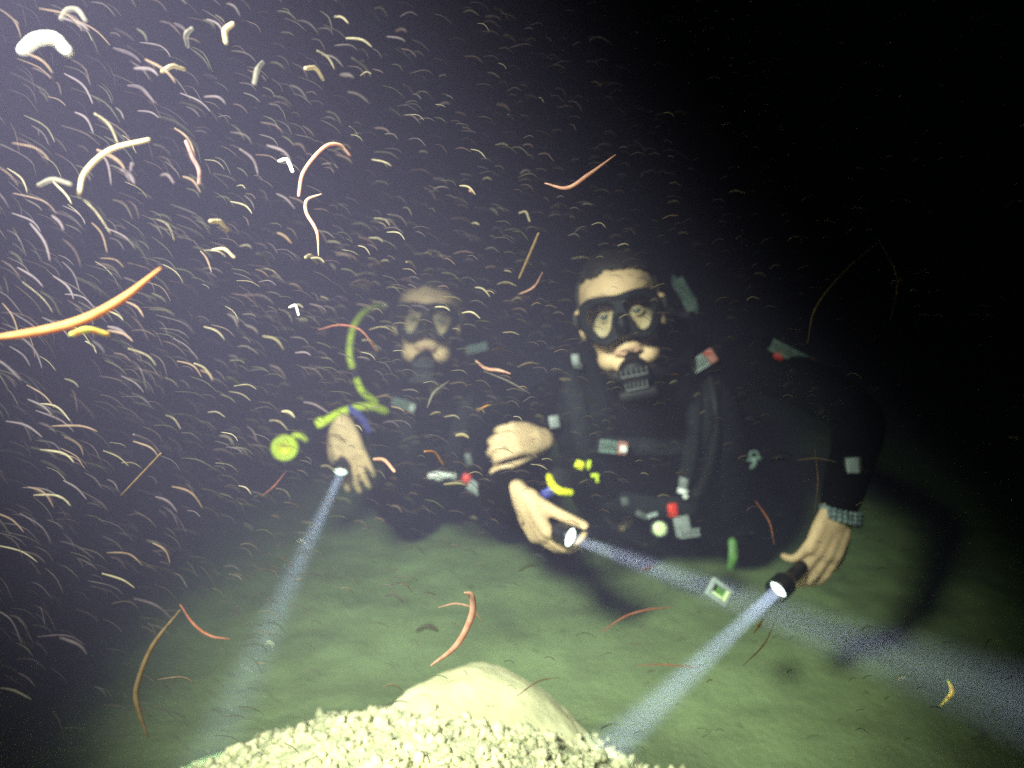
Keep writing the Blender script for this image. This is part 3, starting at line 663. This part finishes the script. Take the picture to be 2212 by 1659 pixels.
ribbed_clip(872, 874, 1.84, 54, 17, -20, M['reflect'], M['pale'], lp, 7); ribbed_clip(1030, 752, 1.90, 48, 16, 12, M['reflect'], None, lp, 8, tipf=0.0)
hose('regulator_hose', [(905, 800, 1.74), (870, 810, 1.78), (835, 770, 1.95), (850, 710, 2.15)], .0075, M['rubber'], lp)
torch('torch under the pale open hand below the yellow hose, shining down at the seabed', W(744, 968, 1.765), W(735, 1024, 1.700), .0175, (.80, 1.0, .86), 1.15, W(440, 1665, 1.28), 12, 3)

# ------------------------------------------------------------------ worms and plankton
WM = dict(orange=plankton_mat('worm_orange', (0.50, 0.27, 0.09), 1, (0.42, 0.19, 0.06)), salmon=plankton_mat('worm_salmon', (0.70, 0.44, 0.30), .9, (0.58, 0.30, 0.20)),
          cream=plankton_mat('worm_cream', (0.42, 0.36, 0.24), .85, (0.36, 0.29, 0.15)), red=plankton_mat('worm_red', (0.50, 0.22, 0.14), .75, (0.40, 0.13, 0.08)),
          brown=plankton_mat('worm_brown', (0.26, 0.18, 0.09), .8, (0.18, 0.12, 0.06)), pink=plankton_mat('worm_pink', (0.40, 0.24, 0.21), .8, (0.20, 0.11, 0.10)),
          grey=plankton_mat('worm_grey', (0.22, 0.20, 0.16), .6, (0.15, 0.14, 0.11)), white=plankton_mat('larva_white', (0.95, 0.94, 0.90), 1, (0.9, 0.86, 0.72)),
          lime=plankton_mat('worm_lime', (0.34, 0.42, 0.08), .9, (0.42, 0.16, 0.04)))
WORMS = [  # points, thickness px, depth, material, label
 ([(-60, 734), (60, 720), (170, 694), (260, 648), (346, 580)], 21, .50, 'orange', 'thick orange worm crossing the left edge, tapering to a point', 1),
 ([(171, 418), (184, 372), (238, 324), (320, 302)], 15, .55, 'cream', 'cream and orange curved worm like a sickle beside the left edge', 0),
 ([(645, 422), (656, 370), (700, 318), (733, 313), (756, 336)], 9, .72, 'salmon', 'pinkish hook shaped worm standing above the S shaped one', 0),
 ([(694, 419), (663, 432), (662, 460), (684, 500), (688, 552)], 8, .75, 'salmon', 'pale S shaped worm directly below the pinkish hook shaped one', 1),
 ([(1178, 396), (1225, 406), (1270, 378), (1330, 334)], 9, .80, 'salmon', 'orange tick shaped worm high above the right diver', 1),
 ([(402, 306), (416, 340), (430, 368), (430, 396)], 11, .62, 'pink', 'pink beaded worm hanging between two curved worms', 0),
 ([(932, 1437), (986, 1394), (1019, 1330), (1019, 1288), (1004, 1280)], 16, .80, 'salmon', 'thick salmon worm curling above the boulder', 1),
 ([(389, 1306), (418, 1348), (455, 1374), (497, 1380)], 6, .60, 'red', 'thin bright red worm meeting the long brown one', 1),
 ([(319, 1592), (298, 1530), (296, 1482), (330, 1395), (389, 1318)], 12, .60, 'brown', 'long brown bent worm in the lower left', 1),
 ([(1300, 1365), (1350, 1332), (1400, 1317), (1454, 1312)], 5, 1.0, 'red', 'slender red worm below the middle torch beam', 1),
 ([(1120, 636), (1153, 620), (1172, 588)], 4, 1.0, 'salmon', 'short thin reddish worm between the two heads', 1),
 ([(688, 712), (735, 702), (780, 714), (813, 758)], 4, 1.0, 'red', 'thin red arched worm crossing the yellow hose', 1),
 ([(1027, 779), (1050, 796), (1078, 800), (1102, 807)], 7, 1.0, 'salmon', 'short wavy orange worm beside the left diver\'s shoulder', 1),
 ([(923, 880), (938, 848), (970, 823)], 9, .95, 'grey', 'grey leaf shaped worm in front of the left diver\'s throat', 1),
 ([(948, 1312), (985, 1304), (1020, 1314), (1040, 1342)], 4, .9, 'salmon', 'faint thin arched worm passing behind the thick salmon one', 1),
 ([(1375, 1437), (1440, 1436), (1510, 1442)], 4, 1.1, 'red', 'straight faint red worm at the edge of the right torch beam', 1),
 ([(2033, 1524), (2056, 1496), (2048, 1470)], 8, 1.25, 'lime', 'short lime and red bent worm in the lower right corner', 1),
 ([(1605, 1438), (1650, 1392), (1673, 1345)], 4, .9, 'brown', 'thin brown curved worm under the right torch', 1),
 ([(1118, 1503), (1162, 1472), (1208, 1463)], 4, .9, 'brown', 'thin brown worm lying just above the boulder', 1),
 ([(1744, 742), (1762, 665), (1825, 585), (1900, 520)], 5, .9, 'brown', 'long faint thread like worm in the dark above the right hand', 1),
 ([(1900, 520), (1932, 580), (1938, 620), (1924, 690)], 4, .9, 'brown', 'faint hanging thread in the dark at the far right', 1),
 ([(1632, 1082), (1662, 1128), (1672, 1175)], 4, 1.1, 'red', 'thin dark red worm left of the right hand', 1),
 ([(1760, 972), (1767, 1035), (1760, 1105)], 4, .95, 'brown', 'upright thin worm above the right hand', 1),
 ([(1722, 994), (1765, 990), (1808, 998)], 4, 1.0, 'brown', 'short level worm crossing the upright one', 1),
 ([(1628, 1368), (1640, 1350), (1650, 1335)], 7, .9, 'lime', 'short bright lime worm just under the right torch beam', 1),
 ([(1122, 600), (1142, 555), (1163, 505)], 8, .85, 'brown', 'straight faint brown rod between and above the two heads', 0),
 ([(262, 1070), (300, 1030), (347, 980)], 5, .7, 'brown', 'straight faint brown worm in the dark left of the yellow regulator', 0),
 ([(565, 1072), (592, 1050), (616, 1020)], 3, 1.0, 'red', 'short thin red worm hanging below the yellow regulator', 1),
 ([(1045, 802), (1095, 822), (1145, 850)], 5, .95, 'grey', 'grey slanting worm left of the right diver\'s shoulder', 1),
 ([(1385, 1232), (1400, 1227), (1412, 1221)], 5, 1.1, 'red', 'tiny red worm inside the middle torch beam', 1),
 ([(1030, 888), (1048, 878), (1060, 874)], 4, 1.0, 'orange', 'tiny yellowish worm beside the left diver\'s chest', 1),
 ([(50, 108), (78, 86), (116, 84), (146, 112)], 30, .46, 'white', 'big glaring white larva in the upper left corner', 0),
 ([(132, 40), (146, 22), (168, 22), (184, 44)], 17, .60, 'grey', 'fat blurred grey larva near the top left corner', 0),
 ([(155, 722), (190, 712), (232, 722)], 17, .55, 'lime', 'blurred greenish yellow larva under the thick orange worm', 0),
 ([(488, 92), (486, 66), (502, 52)], 17, .58, 'cream', 'bright fat cream larva near the top edge', 0),
 ([(405, 100), (402, 75), (414, 62)], 14, .60, 'grey', 'faint fat larva left of the bright cream one', 0),
 ([(549, 180), (556, 150), (567, 135)], 15, .60, 'grey', 'pale upright fat larva below the bright cream one', 0),
 ([(660, 148), (682, 148), (698, 172)], 13, .62, 'cream', 'bright bent cream larva right of the pale upright one', 0),
 ([(350, 155), (372, 143), (398, 150)], 13, .60, 'cream', 'curved cream larva at the foot of a slanting sliver', 0),
 ([(455, 478), (476, 480), (490, 497)], 15, .60, 'cream', 'bright stubby cream larva at mid left', 0),
 ([(460, 540), (484, 538), (506, 556)], 10, .62, 'cream', 'bright arched sliver below the stubby cream larva', 0),
 ([(603, 348), (620, 345), (632, 370)], 9, .65, 'white', 'small bright white hook left of the pinkish hook shaped worm', 0),
 ([(84, 400), (115, 388), (152, 398)], 15, .55, 'grey', 'broad faint larva left of the cream sickle worm', 0),
 ([(808, 992), (830, 994), (852, 1018)], 9, .95, 'salmon', 'bright salmon arched sliver right of the open pale hand', 0),
 ([(918, 975), (940, 978), (958, 1004)], 6, .95, 'orange', 'orange arched sliver above the white belt buckle', 0),
 ([(625, 664), (638, 660), (645, 680)], 6, .85, 'white', 'tiny bright white arch left of the yellow hose', 0),
 ([(660, 556), (672, 552), (684, 568)], 11, .85, 'cream', 'small cream arch just below the S shaped worm', 0),
 ([(1122, 460), (1136, 458), (1144, 478)], 6, 1.0, 'cream', 'small pale arch left below the orange tick shaped worm', 0),
 ([(878, 566), (888, 567), (897, 579)], 6, 1.0, 'cream', 'small cream arch above the left diver\'s head', 0),
 ([(1016, 412), (1022, 416)], 9, 1.0, 'salmon', 'tiny glowing orange speck at upper middle', 0),
]
for P, th, d, mk, lab, taper in WORMS:
    n = len(P); r = PX(th * (.34 if mk in ('cream', 'grey') else .40), d) ; prof = []
    for i in range(n):
        t = i / (n - 1); prof.append(r * ((.45 + .75 * math.sin(math.pi * min(1, max(0, .08 + .84 * t)))) if taper else .9 + .2 * math.sin(math.pi * t)) )
    if taper: prof[0] *= .6; prof[-1] *= .45
    bm = bmesh.new(); dz = rnd.uniform(-.06, .06)
    pts = [W(x, y, d + dz * (i / (n - 1) - .5)) for i, (x, y) in enumerate(P)]
    tube(bm, pts, [min(prof[i], 1) for i in range(n)], 7, 10)
    for v in bm.verts: v.co += Vector((1, 1, 1)) * 0.0002 * noise.noise(v.co * 400)
    small = ('larva' in lab) or ('sliver' in lab) or ('hook' in lab and th == 9 and mk == 'white') or ('arch' in lab and th < 12 and 'worm' not in lab) or ('speck' in lab)
    o = thing_mesh('plankton_larva' if small else ('drifting_thread' if 'thread in' in lab else 'marine_worm'), bm, WM[mk], pts[0])
    tag(o, lab, 'plankton' if small else 'worm')

PM = [plankton_mat('plankton_pale', (0.300, 0.262, 0.165), .7), plankton_mat('plankton_tan', (0.195, 0.135, 0.090), .6),
      plankton_mat('plankton_olive', (0.22, 0.19, 0.11), .65), plankton_mat('plankton_mauve', (0.150, 0.120, 0.128), .5)]
PF = [plankton_mat('plankton_faint_a', (0.11, 0.09, 0.085), .33), plankton_mat('plankton_faint_b', (0.10, 0.07, 0.06), .30), plankton_mat('plankton_faint_c', (0.08, 0.08, 0.05), .30)]
def arc_points(px, py, d, L, r):  # solid arcs shaped like the light trails of moving plankton specks
    # slope of the drift changes slowly across the water
    sx = min(1, max(0, px / 1700)); sy = min(1, max(0, py / 1300))
    base = -(44 - 14 * sy) * (1 - sx) ** 0.7 - 6 + 14 * sx
    a = R(base + r.gauss(0, 9)); turn = R(r.uniform(35, 85) * (.6 + .5 * sx)); yaw = r.gauss(0, .35)
    ex = CX * math.cos(yaw) + CF * math.sin(yaw); c = W(px, py, d); n = 5; p = V((0, 0, 0)); pts = [p.copy()]
    kink = r.uniform(.35, .75)
    for k in range(n):
        t = (k + .5) / n; aa = a + turn * .5 - turn * (1 / (1 + math.exp(-(t - kink) * 9)))
        p = p + (ex * math.cos(aa) + CU * math.sin(aa)) * (L / n); pts.append(p.copy())
    m = sum(pts, V()) / len(pts)
    return [c + q - m for q in pts]
cands = []
r = random.Random(23)
def keep(px, py):
    # swarm is thickest at upper left and thins out to the right and below
    k = 1.0 - max(0, (px - 500)) / 1900 - max(0, py - 800) / 950
    return r.random() < max(.10, k)
N = 0
while N < 9500:
    px, py = r.uniform(-260, 2300), r.uniform(-200, 1620)
    if not keep(px, py): continue
    d = .55 + 1.65 * r.random() ** 1.1
    L = r.uniform(.013, .032) * (.75 + .45 * d) * max(.62, 1.25 - px / 2400); th = r.choice((.3, .36, .45, .55, .7, 1.0)) * .001 * (.7 + .6 * d)
    if r.random() < (.07 if px < 1000 and py < 750 else .04): th *= 1.9
    if px > 450: L *= .82
    if px > 1250: th *= .75
    bright = r.random() < (0.18 if px > 450 and py > 300 else .10)
    cands.append((px, py, d, L, th, bright)); N += 1
def score(c):
    px, py, d, L, th, b = c
    inside = 0 <= px <= 2212 and 0 <= py <= 1659
    return (L * th / d / d) * (3 if b else 1) * (1.4 - px / 2212) * (1 if inside else 0)
cands.sort(key=score, reverse=True)
def add_streak(bm, c, rr, sides=5, n=1):
    px, py, d, L, th, b = c; pts = arc_points(px, py, d, L, rr)
    tube(bm, pts, [th * .55, th * .9, th, th * .95, th * .8, th * .45], n, sides, cap=False); return pts[0]
rr = random.Random(5)
for c in cands[:250]:
    bm = bmesh.new(); b = add_streak(bm, c, rr, 8, 3); k = rr.choice((0, 0, 0, 1, 2, 3)) if c[5] else rr.choice((1, 3, 3))
    where = ('among the sickle and hook shaped worms at upper left' if c[0] < 740 and c[1] < 830 else 'in the dark at lower left' if c[0] < 740 else
             'high in the middle above both heads' if c[1] < 580 and c[0] < 1400 else 'in front of the divers' if c[0] < 1400 else 'in the dark at the right')
    kind = ('pale', 'tan', 'olive', 'mauve')[k]
    tag(thing_mesh('plankton_streak', bm, PM[k], b), 'small ' + kind + ' curved light streak of plankton ' + where, 'plankton', kind + ' plankton light streaks drifting ' + where)
rest = cands[250:]
bm = bmesh.new(); mats = PM + PF; fc = 0
for c in rest:
    add_streak(bm, c, rr); k = rr.randrange(4) if c[5] else 4 + rr.randrange(3)
    bm.faces.ensure_lookup_table()
    for i in range(fc, len(bm.faces)): bm.faces[i].material_index = k
    fc = len(bm.faces)
# finer specks caught by the torch beams
def specks(a, b, rad, n):
    global fc
    for _ in range(n):
        t = rr.random() ** .9; p = a.lerp(b, t); p = p + V((rr.gauss(0, 1), rr.gauss(0, 1), rr.gauss(0, 1))) * rad * (.6 + .5 * t)
        L = rr.uniform(.004, .009); a0 = R(rr.gauss(25, 8)); q = [V(), (CX * math.cos(a0) + CU * math.sin(a0)) * L, (CX * math.cos(a0) + CU * math.sin(a0)) * L * 1.25 - CU * L * .25, (CX * 1.25 * math.cos(a0)) * L - CU * L * .15]
        tube(bm, [p + z for z in q], [.0001, .00022, .00025, .0001], 1, 4, cap=False)
        bm.faces.ensure_lookup_table()
        for i in range(fc, len(bm.faces)): bm.faces[i].material_index = 7
        fc = len(bm.faces)
mats = mats + [plankton_mat('speck_white', (0.10, 0.11, 0.105), 1)]
specks(W(1240, 1166, 1.37), W(1750, 1355, 1.25), .018, 110)
specks(W(1650, 1300, 1.26), W(1300, 1600, 1.21), .018, 100)
specks(W(728, 1050, 1.69), W(560, 1420, 1.45), .020, 40)
o = obj('plankton', bm, None)
for m in mats: o.data.materials.append(m)
tag(o, 'dense swarm of faint tiny plankton streaks filling the water at upper left', 'plankton', kind='stuff')

# ------------------------------------------------------------------ the water itself
bm = bmesh.new(); bmesh.ops.create_cube(bm, size=1, matrix=Matrix.Translation((0, 2, .9)) @ Matrix.Diagonal((70, 70, 5, 1)))
hz = bpy.data.materials.new('murky_water'); hz.use_nodes = True; nt = hz.node_tree; nt.nodes.remove(nt.nodes['Principled BSDF'])
pv = nt.nodes.new('ShaderNodeVolumePrincipled'); pv.inputs['Color'].default_value = (0.125, 0.115, 0.195, 1); pv.inputs['Density'].default_value = 0.44
pv.inputs['Anisotropy'].default_value = 0.0; pv.inputs['Absorption Color'].default_value = (0.62, 0.86, 0.76, 1)
hz.cycles.volume_sampling = 'EQUIANGULAR'
nt.links.new(pv.outputs[0], nt.nodes['Material Output'].inputs['Volume'])
tag(obj('haze', bm, hz, smooth=False), 'murky night water scattering the lamp light', 'water', kind='stuff')
